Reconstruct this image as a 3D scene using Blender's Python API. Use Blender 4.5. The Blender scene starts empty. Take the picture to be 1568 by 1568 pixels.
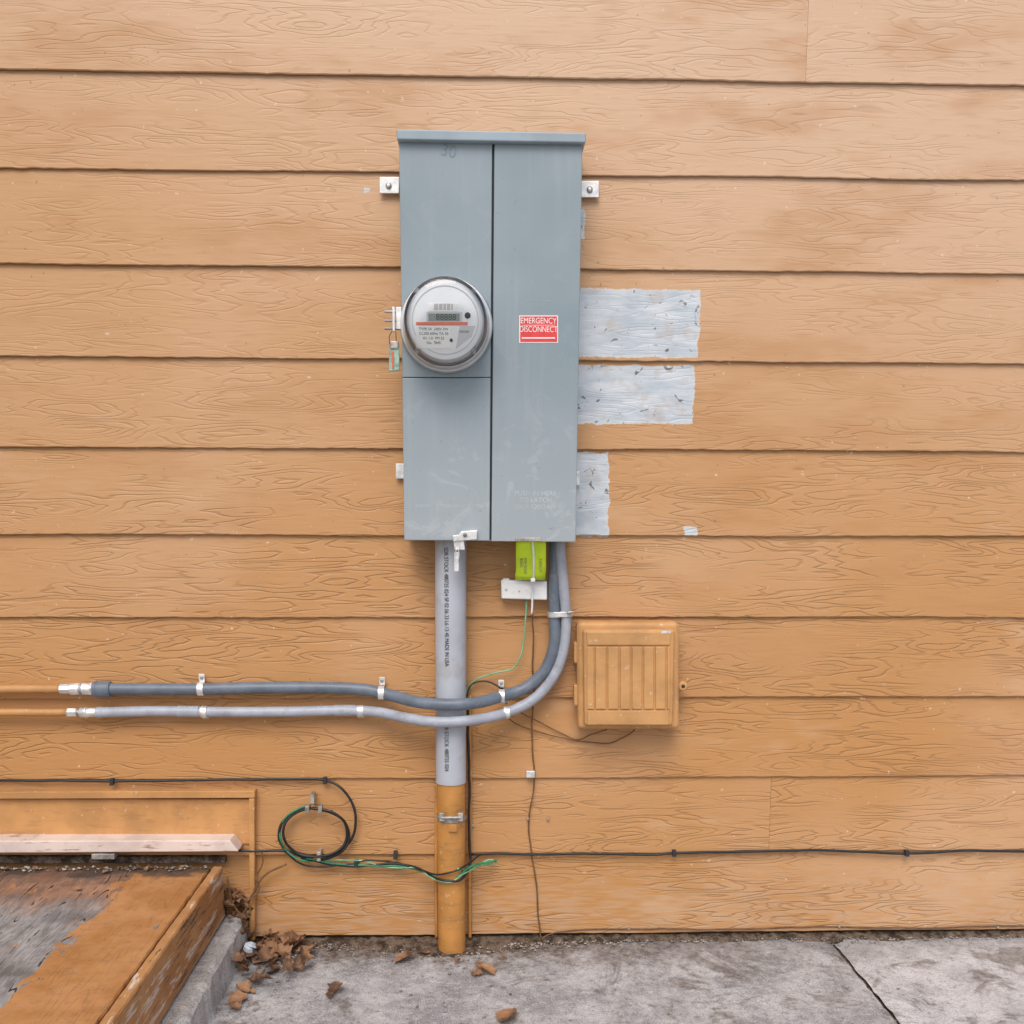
import bpy, bmesh, math, random
from mathutils import Vector, Matrix, noise
random.seed(7)
scene = bpy.context.scene

# ------------------------------------------------------------------ camera
F=1568.0; PX,PY=784.0,1045.0
Xc=Vector((51016,-114,F)).normalized()
Dn=Vector((-49,8847,F)); Dn=(Dn-Xc*Dn.dot(Xc)).normalized()
Yc=Xc.cross(Dn)
Zc=-Dn
D=2.15
R=Matrix((Xc,Yc,Zc))            # rows: world axes in camera coords -> R @ d_cam = d_world
def ray(u,v): return R @ Vector((u-PX,v-PY,F))
d=ray(760,1438); H=-d.z*D/d.y
C=Vector((0,-D,H))
def M(u,v,off=0.016):
    """photo survey -> metric point standing `off` metres proud of the house wall"""
    d=ray(u,v); return C+d*((-off+D)/d.y)
def G(u,v,z=0.0):
    d=ray(u,v); return C+d*((z-H)/d.z)
def mpp(off): return (M(840,770,off)-M(740,770,off)).length/100
cam_d=bpy.data.cameras.new("camera"); cam=bpy.data.objects.new("camera",cam_d)
scene.collection.objects.link(cam); scene.camera=cam
cx=R@Vector((1,0,0)); cy=R@Vector((0,-1,0)); cz=R@Vector((0,0,-1))
mw=Matrix((cx,cy,cz)).transposed().to_4x4(); mw.translation=C
cam.matrix_world=mw
cam_d.sensor_width=36; cam_d.lens=36.0; cam_d.shift_y=(PY-784)/1568
cam_d.clip_start=0.02; cam_d.clip_end=1000

# ------------------------------------------------------------------ node helper
class NT:
    def __init__(s,name):
        s.m=bpy.data.materials.new(name); s.m.use_nodes=True
        s.t=s.m.node_tree; s.t.nodes.clear()
        s.out=s.t.nodes.new('ShaderNodeOutputMaterial')
    def n(s,typ,props=None,**ins):
        nd=s.t.nodes.new(typ)
        for k,v in (props or {}).items(): setattr(nd,k,v)
        for k,v in ins.items():
            k2=int(k[1:]) if k[0]=='_' and k[1:].isdigit() else k.replace('_',' ')
            s.set(nd.inputs[k2],v)
        return nd
    def set(s,inp,v):
        if isinstance(v,bpy.types.NodeSocket): s.t.links.new(v,inp)
        elif isinstance(v,(tuple,list)) and len(v)==3 and inp.type=='RGBA': inp.default_value=(*v,1)
        else: inp.default_value=v
    def math(s,op,a,b=0.0,c=0.0,clamp=False):
        nd=s.n('ShaderNodeMath',{'operation':op,'use_clamp':clamp}); s.set(nd.inputs[0],a); s.set(nd.inputs[1],b); s.set(nd.inputs[2],c); return nd.outputs[0]
    def mix(s,f,a,b,mode='MIX'):
        nd=s.n('ShaderNodeMix',{'data_type':'RGBA','blend_type':mode}); s.set(nd.inputs[0],f); s.set(nd.inputs[6],a); s.set(nd.inputs[7],b); return nd.outputs[2]
    def noise(s,vec,scale,detail=2,rough=0.55,dist=0.0):
        return s.n('ShaderNodeTexNoise',None,Vector=vec,Scale=scale,Detail=detail,Roughness=rough,Distortion=dist).outputs[0]
    def smooth(s,v,a,b):
        nd=s.n('ShaderNodeMapRange',{'interpolation_type':'SMOOTHSTEP'},_0=v,_1=a,_2=b); return nd.outputs[0]
    def pos(s,scale=(1,1,1)):
        tc=s.n('ShaderNodeNewGeometry'); 
        if scale==(1,1,1): return tc.outputs['Position']
        mp=s.n('ShaderNodeMapping',None,Vector=tc.outputs['Position']); mp.inputs['Scale'].default_value=scale; return mp.outputs[0]
    def sep(s,v):
        nd=s.n('ShaderNodeSeparateXYZ',None,Vector=v); return nd.outputs
    def comb(s,x,y,z):
        nd=s.n('ShaderNodeCombineXYZ'); s.set(nd.inputs[0],x); s.set(nd.inputs[1],y); s.set(nd.inputs[2],z); return nd.outputs[0]
    def bump(s,h,strength,dist,normal=None):
        nd=s.n('ShaderNodeBump',None,Height=h,Strength=strength,Distance=dist)
        if normal is not None: s.set(nd.inputs['Normal'],normal)
        return nd.outputs[0]
    def bsdf(s,color,rough=0.5,metal=0.0,normal=None,spec=0.5):
        b=s.n('ShaderNodeBsdfPrincipled'); s.set(b.inputs['Base Color'],color); s.set(b.inputs['Roughness'],rough); s.set(b.inputs['Metallic'],metal)
        s.set(b.inputs['Specular IOR Level'],spec)
        if normal is not None: s.set(b.inputs['Normal'],normal)
        s.t.links.new(b.outputs[0],s.out.inputs[0]); return b

def simple(name,col,rough=0.5,metal=0.0,var=0.12,scale=30,bump=0.0,dirt=0.0,dirtcol=(0.12,0.09,0.06),spec=0.5):
    t=NT(name); p=t.pos()
    a=t.noise(p,scale,3,0.6)
    lo=tuple(c*(1-var) for c in col); hi=tuple(min(1,c*(1+var)) for c in col)
    c=t.mix(t.smooth(a,0.3,0.7),lo,hi)
    if dirt>0:
        b=t.noise(p,scale*1.7,3,0.7)
        c=t.mix(t.math('MULTIPLY',t.smooth(b,0.56,0.7),dirt),c,dirtcol)
    nrm=None
    if bump>0: nrm=t.bump(t.noise(p,scale*6,2,0.6),bump,0.002)
    r=t.math('ADD',t.math('MULTIPLY',a,0.25),rough-0.12)
    t.bsdf(c,r,metal,nrm,spec); return t.m

# ------------------------------------------------------------------ mesh helpers
def new_obj(name,verts,faces,mat=None,smooth=False,parent=None,bevel=0.0,seg=2):
    me=bpy.data.meshes.new(name); me.from_pydata([tuple(v) for v in verts],[],faces); me.update()
    bm=bmesh.new(); bm.from_mesh(me); bmesh.ops.recalc_face_normals(bm,faces=bm.faces); bm.to_mesh(me); bm.free()
    o=bpy.data.objects.new(name,me); scene.collection.objects.link(o)
    if mat: me.materials.append(mat)
    if smooth:
        for p in me.polygons: p.use_smooth=True
    if bevel>0:
        b=o.modifiers.new('bevel','BEVEL'); b.width=bevel; b.segments=seg; b.limit_method='ANGLE'; b.angle_limit=math.radians(40)
    if parent: o.parent=parent
    return o
def empty(name):
    e=bpy.data.objects.new(name,None); scene.collection.objects.link(e); e.empty_display_size=0.05; return e
BOXF=[(0,1,2,3),(4,7,6,5),(0,4,5,1),(1,5,6,2),(2,6,7,3),(3,7,4,0)]
def slab(name,q,off_f,off_b,mat,parent=None,bevel=0.0015,seg=2):
    """q = 4 surveyed corners (or x0,y0,x1,y1) on the front face"""
    if not isinstance(q[0],(tuple,list)):
        x0,y0,x1,y1=q; q=[(x0,y0),(x1,y0),(x1,y1),(x0,y1)]
    f=[M(a,b,off_f) for a,b in q]; k=[Vector((v.x,-off_b,v.z)) for v in f]
    return new_obj(name,f+k,BOXF,mat,False,parent,bevel,seg)
def box(name,c,s,mat,parent=None,bevel=0.001,rot=None):
    vs=[]
    for y in (-1,1):
        for x,z in ((-1,1),(1,1),(1,-1),(-1,-1)): 
            v=Vector((x*s[0]/2,y*s[1]/2,z*s[2]/2))
            if rot: v=rot@v
            vs.append(Vector(c)+v)
    return new_obj(name,vs,BOXF,mat,False,parent,bevel)
def lathe(name,center,axis,prof,mat,parent=None,n=48,smooth=True,cap=True,bevel=0):
    axis=Vector(axis).normalized(); a=axis.orthogonal().normalized(); b=axis.cross(a)
    vs=[];fs=[]
    for (r,h) in prof:
        for i in range(n):
            t=2*math.pi*i/n; vs.append(Vector(center)+axis*h+a*(r*math.cos(t))+b*(r*math.sin(t)))
    for j in range(len(prof)-1):
        for i in range(n): fs.append((j*n+i,j*n+(i+1)%n,(j+1)*n+(i+1)%n,(j+1)*n+i))
    if cap: fs.append(tuple(range(n))[::-1]); fs.append(tuple((len(prof)-1)*n+i for i in range(n)))
    o=new_obj(name,vs,fs,mat,smooth,parent,bevel)
    if smooth:
        m=o.modifiers.new('es','EDGE_SPLIT'); m.split_angle=math.radians(35)
    return o
def catmull(P,step=0.006):
    out=[]; P=[P[0]*2-P[1]]+P+[P[-1]*2-P[-2]]
    for i in range(1,len(P)-2):
        p0,p1,p2,p3=P[i-1:i+3]; n=max(2,int((p2-p1).length/step))
        for k in range(n):
            t=k/n
            out.append(0.5*((2*p1)+(p2-p0)*t+(2*p0-5*p1+4*p2-p3)*t*t+(3*p1-p0-3*p2+p3)*t**3))
    out.append(P[-2]); return out
def tube(name,pts,r,mat,parent=None,n=10,corr=0.0,step=0.006,jit=0.0,raw=False):
    P=[Vector(p) if raw else M(*p) for p in pts]; P=catmull(P,step)
    if jit: P=[p+Vector((noise.noise(p*25+Vector((3,1,7)))*jit,0,noise.noise(p*22)*jit)) for p in P]
    T=[(P[min(i+1,len(P)-1)]-P[max(i-1,0)]).normalized() for i in range(len(P))]
    nrm=T[0].orthogonal().normalized(); vs=[];fs=[]
    for i,p in enumerate(P):
        nrm=(nrm-T[i]*nrm.dot(T[i])).normalized(); b=T[i].cross(nrm)
        rr=r+(corr if i%2 else -corr)
        for k in range(n):
            t=2*math.pi*k/n; vs.append(p+nrm*(rr*math.cos(t))+b*(rr*math.sin(t)))
    for j in range(len(P)-1):
        for i in range(n): fs.append((j*n+i,j*n+(i+1)%n,(j+1)*n+(i+1)%n,(j+1)*n+i))
    fs.append(tuple(range(n))[::-1]); fs.append(tuple((len(P)-1)*n+i for i in range(n)))
    return new_obj(name,vs,fs,mat,True,parent)
def text(name,body,loc,size,mat,parent,rotz=0.0,align='CENTER',ext=0.0001,sx=1.0):
    cu=bpy.data.curves.new(name,'FONT'); cu.body=body; cu.size=size; cu.align_x=align; cu.align_y='CENTER'; cu.extrude=ext
    t=bpy.data.objects.new(name+'_tmp',cu); scene.collection.objects.link(t)
    bpy.context.view_layer.update()
    me=bpy.data.meshes.new_from_object(t); bpy.data.objects.remove(t)
    me.transform(Matrix.Diagonal((sx,1,1,1)))
    me.transform(Matrix.Translation(loc)@Matrix.Rotation(rotz,4,'Y')@Matrix.Rotation(math.pi/2,4,'X'))
    me.materials.clear(); me.materials.append(mat)
    o=bpy.data.objects.new(name,me); scene.collection.objects.link(o); o.parent=parent; return o
def screw(name,u,v,off,r,mat,parent):
    p=M(u,v,off); 
    return lathe(name,p,(0,-1,0),[(r,-0.002),(r,0.001),(r*0.75,0.0022),(r*0.2,0.0026)],mat,parent,12)

# ------------------------------------------------------------------ materials
def rect_dist(t,x,z,rects):
    res=None
    for (x0,x1,z0,z1) in rects:
        a=t.math('SUBTRACT',(x1-x0)/2,t.math('ABSOLUTE',t.math('SUBTRACT',x,(x0+x1)/2)))
        b=t.math('SUBTRACT',(z1-z0)/2,t.math('ABSOLUTE',t.math('SUBTRACT',z,(z0+z1)/2)))
        r=t.math('MINIMUM',a,b); res=r if res is None else t.math('MAXIMUM',res,r)
    return res
def siding_material(with_patches):
    t=NT('painted_cedar_siding'); p=t.pos()
    idn=t.n('ShaderNodeAttribute',{'attribute_name':'board_id'}).outputs['Fac']
    x,y,z=t.sep(p)
    xo=t.math('MULTIPLY_ADD',idn,7.31,x); yo=t.math('MULTIPLY',idn,3.7)
    # embossed cathedral grain: contour lines of a stretched field
    gv=t.comb(t.math('MULTIPLY',xo,3.6),yo,t.math('MULTIPLY',z,25.0))
    h=t.noise(gv,1.0,2.4,0.40,0.15)
    fr=t.math('PINGPONG',t.math('MULTIPLY',h,15.0),0.5)
    line=t.smooth(fr,0.20,0.0)
    gm=t.smooth(t.noise(t.comb(xo,yo,t.math('MULTIPLY',z,4.0)),4.5,1,0.6),0.34,0.60)
    low=t.smooth(z,1.30,0.70)
    groove=t.math('MULTIPLY',line,t.math('MULTIPLY',gm,t.math('MULTIPLY_ADD',low,0.62,0.38)))
    fine=t.noise(t.comb(t.math('MULTIPLY',x,14),y,t.math('MULTIPLY',z,120)),1.0,1,0.6)
    big=t.noise(p,1.5,2,0.55)
    med=t.noise(t.comb(t.math('MULTIPLY',xo,3),yo,t.math('MULTIPLY',z,9)),1,3,0.62)
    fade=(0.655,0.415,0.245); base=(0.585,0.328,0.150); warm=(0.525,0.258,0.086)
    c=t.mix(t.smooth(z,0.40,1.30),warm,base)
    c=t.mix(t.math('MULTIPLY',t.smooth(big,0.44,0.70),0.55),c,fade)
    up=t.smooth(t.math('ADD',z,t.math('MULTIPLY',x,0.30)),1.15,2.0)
    c=t.mix(up,c,(0.70,0.475,0.315))  # pale haze glow toward the upper right, painted into the siding colour
    c=t.mix(t.math('MULTIPLY',t.smooth(med,0.48,0.72),0.50),c,(0.47,0.225,0.078))
    c=t.mix(t.math('MULTIPLY',t.smooth(med,0.40,0.26),0.40),c,(0.68,0.45,0.28))
    # dusty splash zone near the pavement
    spl=t.math('MULTIPLY',t.smooth(z,0.26,0.02),t.smooth(fine,0.35,0.65))
    c=t.mix(t.math('MULTIPLY',spl,0.50),c,(0.60,0.44,0.31))
    idr=t.n('ShaderNodeTexWhiteNoise',{'noise_dimensions':'1D'},W=idn).outputs[0]
    c=t.mix(t.math('MULTIPLY',idr,0.22),c,(0.60,0.37,0.21))
    c=t.mix(t.math('MULTIPLY',groove,0.38),c,(0.32,0.16,0.06))
    c=t.mix(t.math('MULTIPLY',t.smooth(fine,0.55,0.75),0.20),c,(0.40,0.21,0.08))
    sp=t.noise(p,85,2,0.6)
    c=t.mix(t.math('MULTIPLY',t.smooth(sp,0.29,0.24),0.55),c,(0.82,0.70,0.55))
    c=t.mix(t.math('MULTIPLY',t.smooth(sp,0.715,0.76),0.55),c,(0.28,0.14,0.05))
    if with_patches:
        def rc(x0,y0,x1,y1):
            a=M(x0,y0); b=M(x1,y1); return (a.x,b.x,b.z,a.z)
        jn=t.math('SUBTRACT',t.noise(p,45,4,0.7),0.5)
        jx_=t.math('MULTIPLY_ADD',jn,0.020,x); jz_=t.math('MULTIPLY_ADD',jn,-0.014,z)
        dist=rect_dist(t,jx_,jz_,[rc(860,440,1070,548),rc(860,557,1063,650),rc(860,692,932,822),rc(870,318,896,366),rc(1047,806,1067,820),rc(557,286,567,295)])
        pm=t.smooth(dist,0.0,0.0012)
        st=t.noise(t.comb(t.math('MULTIPLY',x,12),y,t.math('MULTIPLY',z,40)),1,3,0.6)
        pc=t.mix(t.smooth(st,0.32,0.65),(0.47,0.535,0.59),(0.64,0.69,0.73))
        pc=t.mix(t.math('MULTIPLY',t.smooth(t.noise(p,16,3,0.65),0.54,0.68),0.45),pc,(0.50,0.41,0.34))
        vv=t.noise(p,34,3,0.68,1.2)
        spk=t.smooth(vv,0.625,0.675)
        pc=t.mix(t.math('MULTIPLY',spk,0.85),pc,(0.12,0.09,0.07))
        rim=t.math('MULTIPLY',t.smooth(dist,0.006,0.001),0.45)
        pc=t.mix(rim,pc,(0.72,0.66,0.58))
        c=t.mix(pm,c,pc)
    bm=t.math('MULTIPLY_ADD',fine,0.35,t.math('MULTIPLY',groove,-1.0))
    nrm=t.bump(bm,0.85,0.0014)
    t.bsdf(c,t.math('MULTIPLY_ADD',med,0.2,0.40),0,nrm,0.38)
    return t.m
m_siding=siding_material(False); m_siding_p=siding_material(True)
def tan_paint(name,col=(0.565,0.295,0.11),wear=0.15):
    t=NT(name); p=t.pos(); a=t.noise(p,14,3,0.6); b=t.noise(t.pos((6,6,40)),3,3,0.65)
    c=t.mix(t.smooth(a,0.3,0.7),tuple(k*0.85 for k in col),tuple(k*1.1 for k in col))
    c=t.mix(t.math('MULTIPLY',t.smooth(b,0.56,0.70),wear*2),c,(0.25,0.15,0.08))
    s=t.noise(p,90,2,0.6)
    c=t.mix(t.math('MULTIPLY',t.smooth(s,0.66,0.72),0.5),c,(0.75,0.6,0.45))
    t.bsdf(c,0.48,0,t.bump(s,0.25,0.0012),0.4); return t.m
m_tan=tan_paint('tan_trim_paint'); m_tanbox=tan_paint('tan_plastic_paint',(0.59,0.32,0.125),0.05)
m_tanpipe=tan_paint('tan_painted_pipe',(0.56,0.26,0.068),0.25)

def panel_mat():
    t=NT('grey_enamel_panel'); p=t.pos()
    a=t.noise(p,3.5,3,0.6); b=t.noise(p,420,1,0.5)
    c=t.mix(t.smooth(a,0.3,0.75),(0.245,0.315,0.352),(0.305,0.372,0.405))
    x,y,z=t.sep(p)
    pale_blotch=t.smooth(t.noise(p,15,4,0.7,1.2),0.56,0.64)  # pale noise blotches, stronger toward the bottom of the panel
    strk=t.smooth(t.noise(t.pos((40,1,2.2)),1,3,0.6),0.52,0.75)
    lowm=t.smooth(z,1.30,0.80)
    c=t.mix(t.math('MULTIPLY',lowm,0.62),c,(0.455,0.495,0.515))  # hazy sky reflection on the lower part, put into the enamel colour
    c=t.mix(t.math('MULTIPLY',t.math('MULTIPLY',pale_blotch,t.math('MULTIPLY_ADD',lowm,0.75,0.15)),0.34),c,(0.58,0.60,0.60))
    c=t.mix(t.math('MULTIPLY',strk,0.15),c,(0.50,0.53,0.53))
    s=t.noise(p,60,3,0.7)
    c=t.mix(t.math('MULTIPLY',t.smooth(s,0.68,0.74),0.4),c,(0.15,0.18,0.2))
    r=t.math('MULTIPLY_ADD',pale_blotch,0.18,0.34)
    t.bsdf(c,r,0,t.bump(b,0.06,0.0005),0.5); return t.m
m_panel=panel_mat()
m_cap=simple('grey_enamel_cap',(0.33,0.41,0.46),0.4,0,0.1,12,0,0.3,(0.45,0.42,0.38))
m_dark=simple('dark_gap',(0.03,0.035,0.04),0.8)
m_lapgap=simple('lap_gap_brown',(0.09,0.05,0.025),0.8)
m_galv=simple('galvanised_steel',(0.80,0.81,0.80),0.42,0.55,0.18,60,0.1)
m_zinc=simple('zinc_worn',(0.42,0.40,0.37),0.5,0.5,0.35,60,0.2,0.5)
m_ring=simple('meter_ring_steel',(0.66,0.68,0.68),0.32,0.7,0.08,40)
m_white=simple('white_plastic',(0.84,0.85,0.84),0.4,0,0.04,20,0,0.25,(0.5,0.45,0.38))
m_face=simple('meter_face_white',(0.82,0.84,0.87),0.5,0,0.03,20)
m_facegrey=simple('meter_face_grey',(0.58,0.58,0.60),0.5,0,0.04,20)
m_lcd=simple('lcd_green_grey',(0.22,0.27,0.23),0.3,0,0.05,50)
m_red=simple('red_label',(0.78,0.06,0.06),0.4,0,0.10,40)
m_orange=simple('orange_stripe',(0.80,0.17,0.09),0.45,0,0.05,30)
m_paper=simple('white_label',(0.88,0.88,0.87),0.5,0,0.03,30)
m_ink=simple('black_ink',(0.02,0.02,0.025),0.5)
m_pale=simple('embossed_pale',(0.50,0.54,0.56),0.5)
m_pvc=simple('grey_pvc',(0.46,0.49,0.54),0.42,0,0.08,9,0.05,0.3,(0.34,0.30,0.26))
m_flexd=simple('dark_grey_flex',(0.15,0.185,0.23),0.42,0,0.15,25,0.1,0.3,(0.3,0.28,0.25))
m_flexl=simple('light_grey_flex',(0.40,0.43,0.49),0.42,0,0.12,25,0.1,0.3,(0.22,0.2,0.18))
m_black=simple('black_cable',(0.018,0.018,0.02),0.45,0,0.3,60)
m_brown=simple('brown_wire',(0.17,0.085,0.035),0.55,0,0.3,60)
m_green=simple('green_wire',(0.03,0.22,0.10),0.45,0,0.25,50,0,0.5,(0.25,0.30,0.22))
m_greenl=simple('pale_green_wire',(0.20,0.45,0.25),0.45,0,0.25,50)
m_tag=simple('fluorescent_tag',(0.66,0.90,0.03),0.5,0,0.05,30)
m_ledge=tan_paint('ledge_chipped_paint',(0.74,0.62,0.55),0.40)

# glass shell
t=NT('clear_meter_glass')
tr=t.n('ShaderNodeBsdfTransparent',None,Color=(0.97,0.985,0.985)); gl=t.n('ShaderNodeBsdfGlossy',None,Roughness=0.04)
fr=t.n('ShaderNodeFresnel',None,IOR=1.4); mx=t.n('ShaderNodeMixShader',None,Fac=fr.outputs[0])
t.t.links.new(tr.outputs[0],mx.inputs[1]); t.t.links.new(gl.outputs[0],mx.inputs[2]); t.t.links.new(mx.outputs[0],t.out.inputs[0]); m_glass=t.m

def concrete(name,lo,hi,dirty=True):
    t=NT(name); p=t.pos(); x,y,z=t.sep(p)
    a=t.noise(p,6,4,0.7); b=t.noise(p,55,3,0.7); g=t.noise(p,330,1,0.6)
    c=t.mix(t.smooth(a,0.38,0.60),lo,hi)
    c=t.mix(t.math('MULTIPLY',t.smooth(b,0.50,0.68),0.45),c,tuple(k*0.50 for k in lo))
    c=t.mix(t.math('MULTIPLY',t.smooth(b,0.48,0.32),0.40),c,(0.70,0.70,0.70))
    c=t.mix(t.math('MULTIPLY',t.smooth(g,0.55,0.68),0.5),c,(0.16,0.15,0.14))
    c=t.mix(t.math('MULTIPLY',t.smooth(g,0.44,0.32),0.40),c,(0.78,0.77,0.76))
    if dirty:
        dn=t.noise(p,15,4,0.75)
        edge=t.smooth(t.math('ADD',y,t.math('MULTIPLY',t.math('SUBTRACT',dn,0.5),0.40)),-0.17,-0.03)
        xm=t.smooth(t.math('ABSOLUTE',t.math('ADD',x,0.15)),0.95,0.15)
        dm=t.math('MULTIPLY',edge,t.math('MULTIPLY_ADD',xm,0.60,0.34))
        dm=t.math('MAXIMUM',dm,t.math('MULTIPLY',t.smooth(t.noise(p,5.5,4,0.75,0.6),0.52,0.63),0.66))
        c=t.mix(dm,c,t.mix(t.smooth(b,0.4,0.6),(0.22,0.175,0.14),(0.09,0.07,0.055)))
    hgt=t.math('MULTIPLY_ADD',g,0.4,t.math('MULTIPLY',b,0.8))
    t.bsdf(c,0.88,0,t.bump(hgt,0.9,0.004),0.25); return t.m
m_conc=concrete('worn_concrete',(0.31,0.312,0.32),(0.52,0.522,0.53))
m_conc2=concrete('pale_concrete',(0.46,0.465,0.48),(0.63,0.635,0.65))
m_step=concrete('step_concrete',(0.42,0.42,0.41),(0.62,0.62,0.60),False)
t=NT('soil'); p=t.pos(); a=t.noise(p,50,4,0.7)
c=t.mix(t.smooth(a,0.35,0.65),(0.05,0.035,0.025),(0.20,0.15,0.11))
t.bsdf(c,0.95,0,t.bump(a,1.0,0.01),0.1); m_soil=t.m
t=NT('ground_grass_dirt'); p=t.pos(); a=t.noise(p,1.2,4,0.7)
c=t.mix(t.smooth(a,0.4,0.6),(0.16,0.13,0.09),(0.07,0.10,0.035))
t.bsdf(c,0.95,0,t.bump(t.noise(p,30,3,0.7),1.0,0.03),0.1); m_ground=t.m

def deck_mat():
    t=NT('weathered_painted_plywood'); p=t.pos(); x,y,z=t.sep(p)
    ex=M(325,1330,0.05).x
    gf=t.noise(t.comb(t.math('MULTIPLY',x,11.0),t.math('MULTIPLY',y,0.8),0.0),1,2,0.40)
    ln=t.math('PINGPONG',t.math('MULTIPLY',gf,34.0),0.5)
    late=t.smooth(ln,0.10,0.40)
    brk=t.noise(t.comb(t.math('MULTIPLY',x,60),t.math('MULTIPLY',y,14),0.0),1,3,0.65)
    check=t.math('MULTIPLY',t.smooth(ln,0.10,0.03),t.smooth(brk,0.44,0.54))
    tone=t.noise(p,9,3,0.65)
    grey=t.mix(t.smooth(tone,0.35,0.65),(0.20,0.20,0.20),(0.40,0.40,0.395))
    brown=t.mix(t.smooth(tone,0.35,0.65),(0.24,0.125,0.07),(0.42,0.24,0.15))
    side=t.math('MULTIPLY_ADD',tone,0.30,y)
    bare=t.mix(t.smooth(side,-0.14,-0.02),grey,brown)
    bare=t.mix(t.math('MULTIPLY',late,0.35),bare,(0.14,0.11,0.10))
    bare=t.mix(t.math('MULTIPLY',t.smooth(brk,0.50,0.64),0.40),bare,(0.13,0.105,0.09))
    paint=t.mix(t.smooth(tone,0.35,0.65),(0.42,0.195,0.062),(0.53,0.27,0.11))
    pn_=t.noise(t.comb(t.math('MULTIPLY',x,24),t.math('MULTIPLY',y,10),0.0),1,4,0.72)
    d=t.math('MULTIPLY_ADD',t.math('SUBTRACT',pn_,0.5),0.18,t.math('SUBTRACT',ex-0.165,x))
    pm=t.smooth(d,0.0015,-0.0015)
    pm=t.math('MULTIPLY',pm,t.smooth(pn_,0.32,0.34))
    pm=t.math('MAXIMUM',pm,t.math('MULTIPLY',t.smooth(pn_,0.64,0.655),0.85))
    c=t.mix(pm,bare,paint)
    c=t.mix(t.math('MULTIPLY',t.smooth(t.noise(p,70,3,0.7),0.52,0.66),0.25),c,(0.20,0.13,0.09))
    c=t.mix(t.math('MULTIPLY',check,t.math('MULTIPLY_ADD',pm,-0.84,0.92)),c,(0.03,0.022,0.018))
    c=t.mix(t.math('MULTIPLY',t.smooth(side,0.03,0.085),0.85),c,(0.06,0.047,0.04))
    hh=t.math('MULTIPLY_ADD',check,-0.6,t.math('MULTIPLY',pm,0.3))
    t.bsdf(c,0.78,0,t.bump(hh,0.6,0.002),0.22); return t.m
m_deck=deck_mat()
t=NT('chipped_rim_board'); p=t.pos()
e=t.noise(t.pos((30,5,60)),1,4,0.75)
c=t.mix(t.smooth(t.noise(p,10,3),0.3,0.7),(0.40,0.19,0.07),(0.53,0.29,0.12))
c=t.mix(t.smooth(e,0.56,0.60),c,(0.64,0.55,0.46)); c=t.mix(t.smooth(e,0.42,0.38),c,(0.13,0.09,0.065))
t.bsdf(c,0.7,0,t.bump(e,0.7,0.003),0.3); m_rim=t.m

# ------------------------------------------------------------------ siding wall
wall=empty('siding_wall')
edges=[118,266,411,551,688,820,945,1068,1191,1307,1430]
zs=[M(780,v,0.014).z for v in edges]
e_avg=(zs[0]-zs[-2])/9
top=[zs[0]+e_avg*k for k in range(1,9)]
allz=sorted(zs+top)
XL,XR=-4.2,4.2
def build_boards(name,sel,mat):
    verts=[];faces=[];ids=[]
    for i,z0 in enumerate(allz):
        z1=(allz[i+1] if i+1<len(allz) else z0+e_avg)+0.014
        rnd=random.Random(i*13+5)
        xs=[XL]+sorted([rnd.uniform(-3.9,-1.9),rnd.uniform(1.9,3.9)]+[M(u,v).x for (u,v) in ((1237,60),(1180,1250)) if z0<M(u,v).z<z1-0.02])+[XR]
        for kk,(a,b) in enumerate(zip(xs[:-1],xs[1:])):
            bid=i*5+kk
            dy=rnd.uniform(-0.0006,0.0006)
            if not sel(i): continue
            a2=a+0.0003; b2=b-0.0003; n=max(2,int((b2-a2)/0.012)); base=len(verts)
            for k in range(n+1):
                x=a2+(b2-a2)*k/n
                jz=noise.noise(Vector((x*4,i*3.3,0)))*0.0024+noise.noise(Vector((x*38,i*5.1,2)))*0.0012+noise.noise(Vector((x*90,i*5.1,7)))*0.0008
                jy=noise.noise(Vector((x*3,i*1.7,9)))*0.0015
                rows=[(-0.0090+jy,z0+jz+0.0005),(-0.0138+jy+dy,z0+jz),(-0.0150+jy+dy,z0+jz+0.0015),(-0.0110+jy*0.5+dy,z0+(z1-z0)*0.5),(-0.0064,z1)]
                for y,z in rows: verts.append((x,y,z))
            for k in range(n):
                for r in range(4):
                    A=base+k*5+r; faces.append((A,A+5,A+6,A+1)); ids.append(bid)
            for s in (base,base+n*5):
                faces.append((s,s+1,s+2,s+3,s+4)); ids.append(bid)
    me=bpy.data.meshes.new(name); me.from_pydata(verts,[],faces); me.update()
    bm=bmesh.new(); bm.from_mesh(me); bmesh.ops.recalc_face_normals(bm,faces=bm.faces); bm.to_mesh(me); bm.free()
    at=me.attributes.new('board_id','FLOAT','FACE')
    for k,v in enumerate(ids): at.data[k].value=float(v)
    me.materials.append(mat)
    lb=bpy.data.objects.new(name,me); scene.collection.objects.link(lb); lb.parent=wall
zlo=M(900,822).z-0.03; zhi=M(900,280).z
psel=lambda i: (allz[i+1] if i+1<len(allz) else 9)>zlo and allz[i]<zhi
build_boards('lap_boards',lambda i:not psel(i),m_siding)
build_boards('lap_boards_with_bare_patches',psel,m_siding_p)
box('sheathing',(0,0.06,1.7),(8.4,0.118,3.6),m_lapgap,wall,0)
box('foundation',(0,0.05,-0.1),(8.4,0.12,0.2),m_step,wall,0.002)
for sx in (-4.22,4.22): box('corner_trim',(sx,0.03,1.65),(0.09,0.12,3.3),m_tan,wall,0.003)

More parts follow.
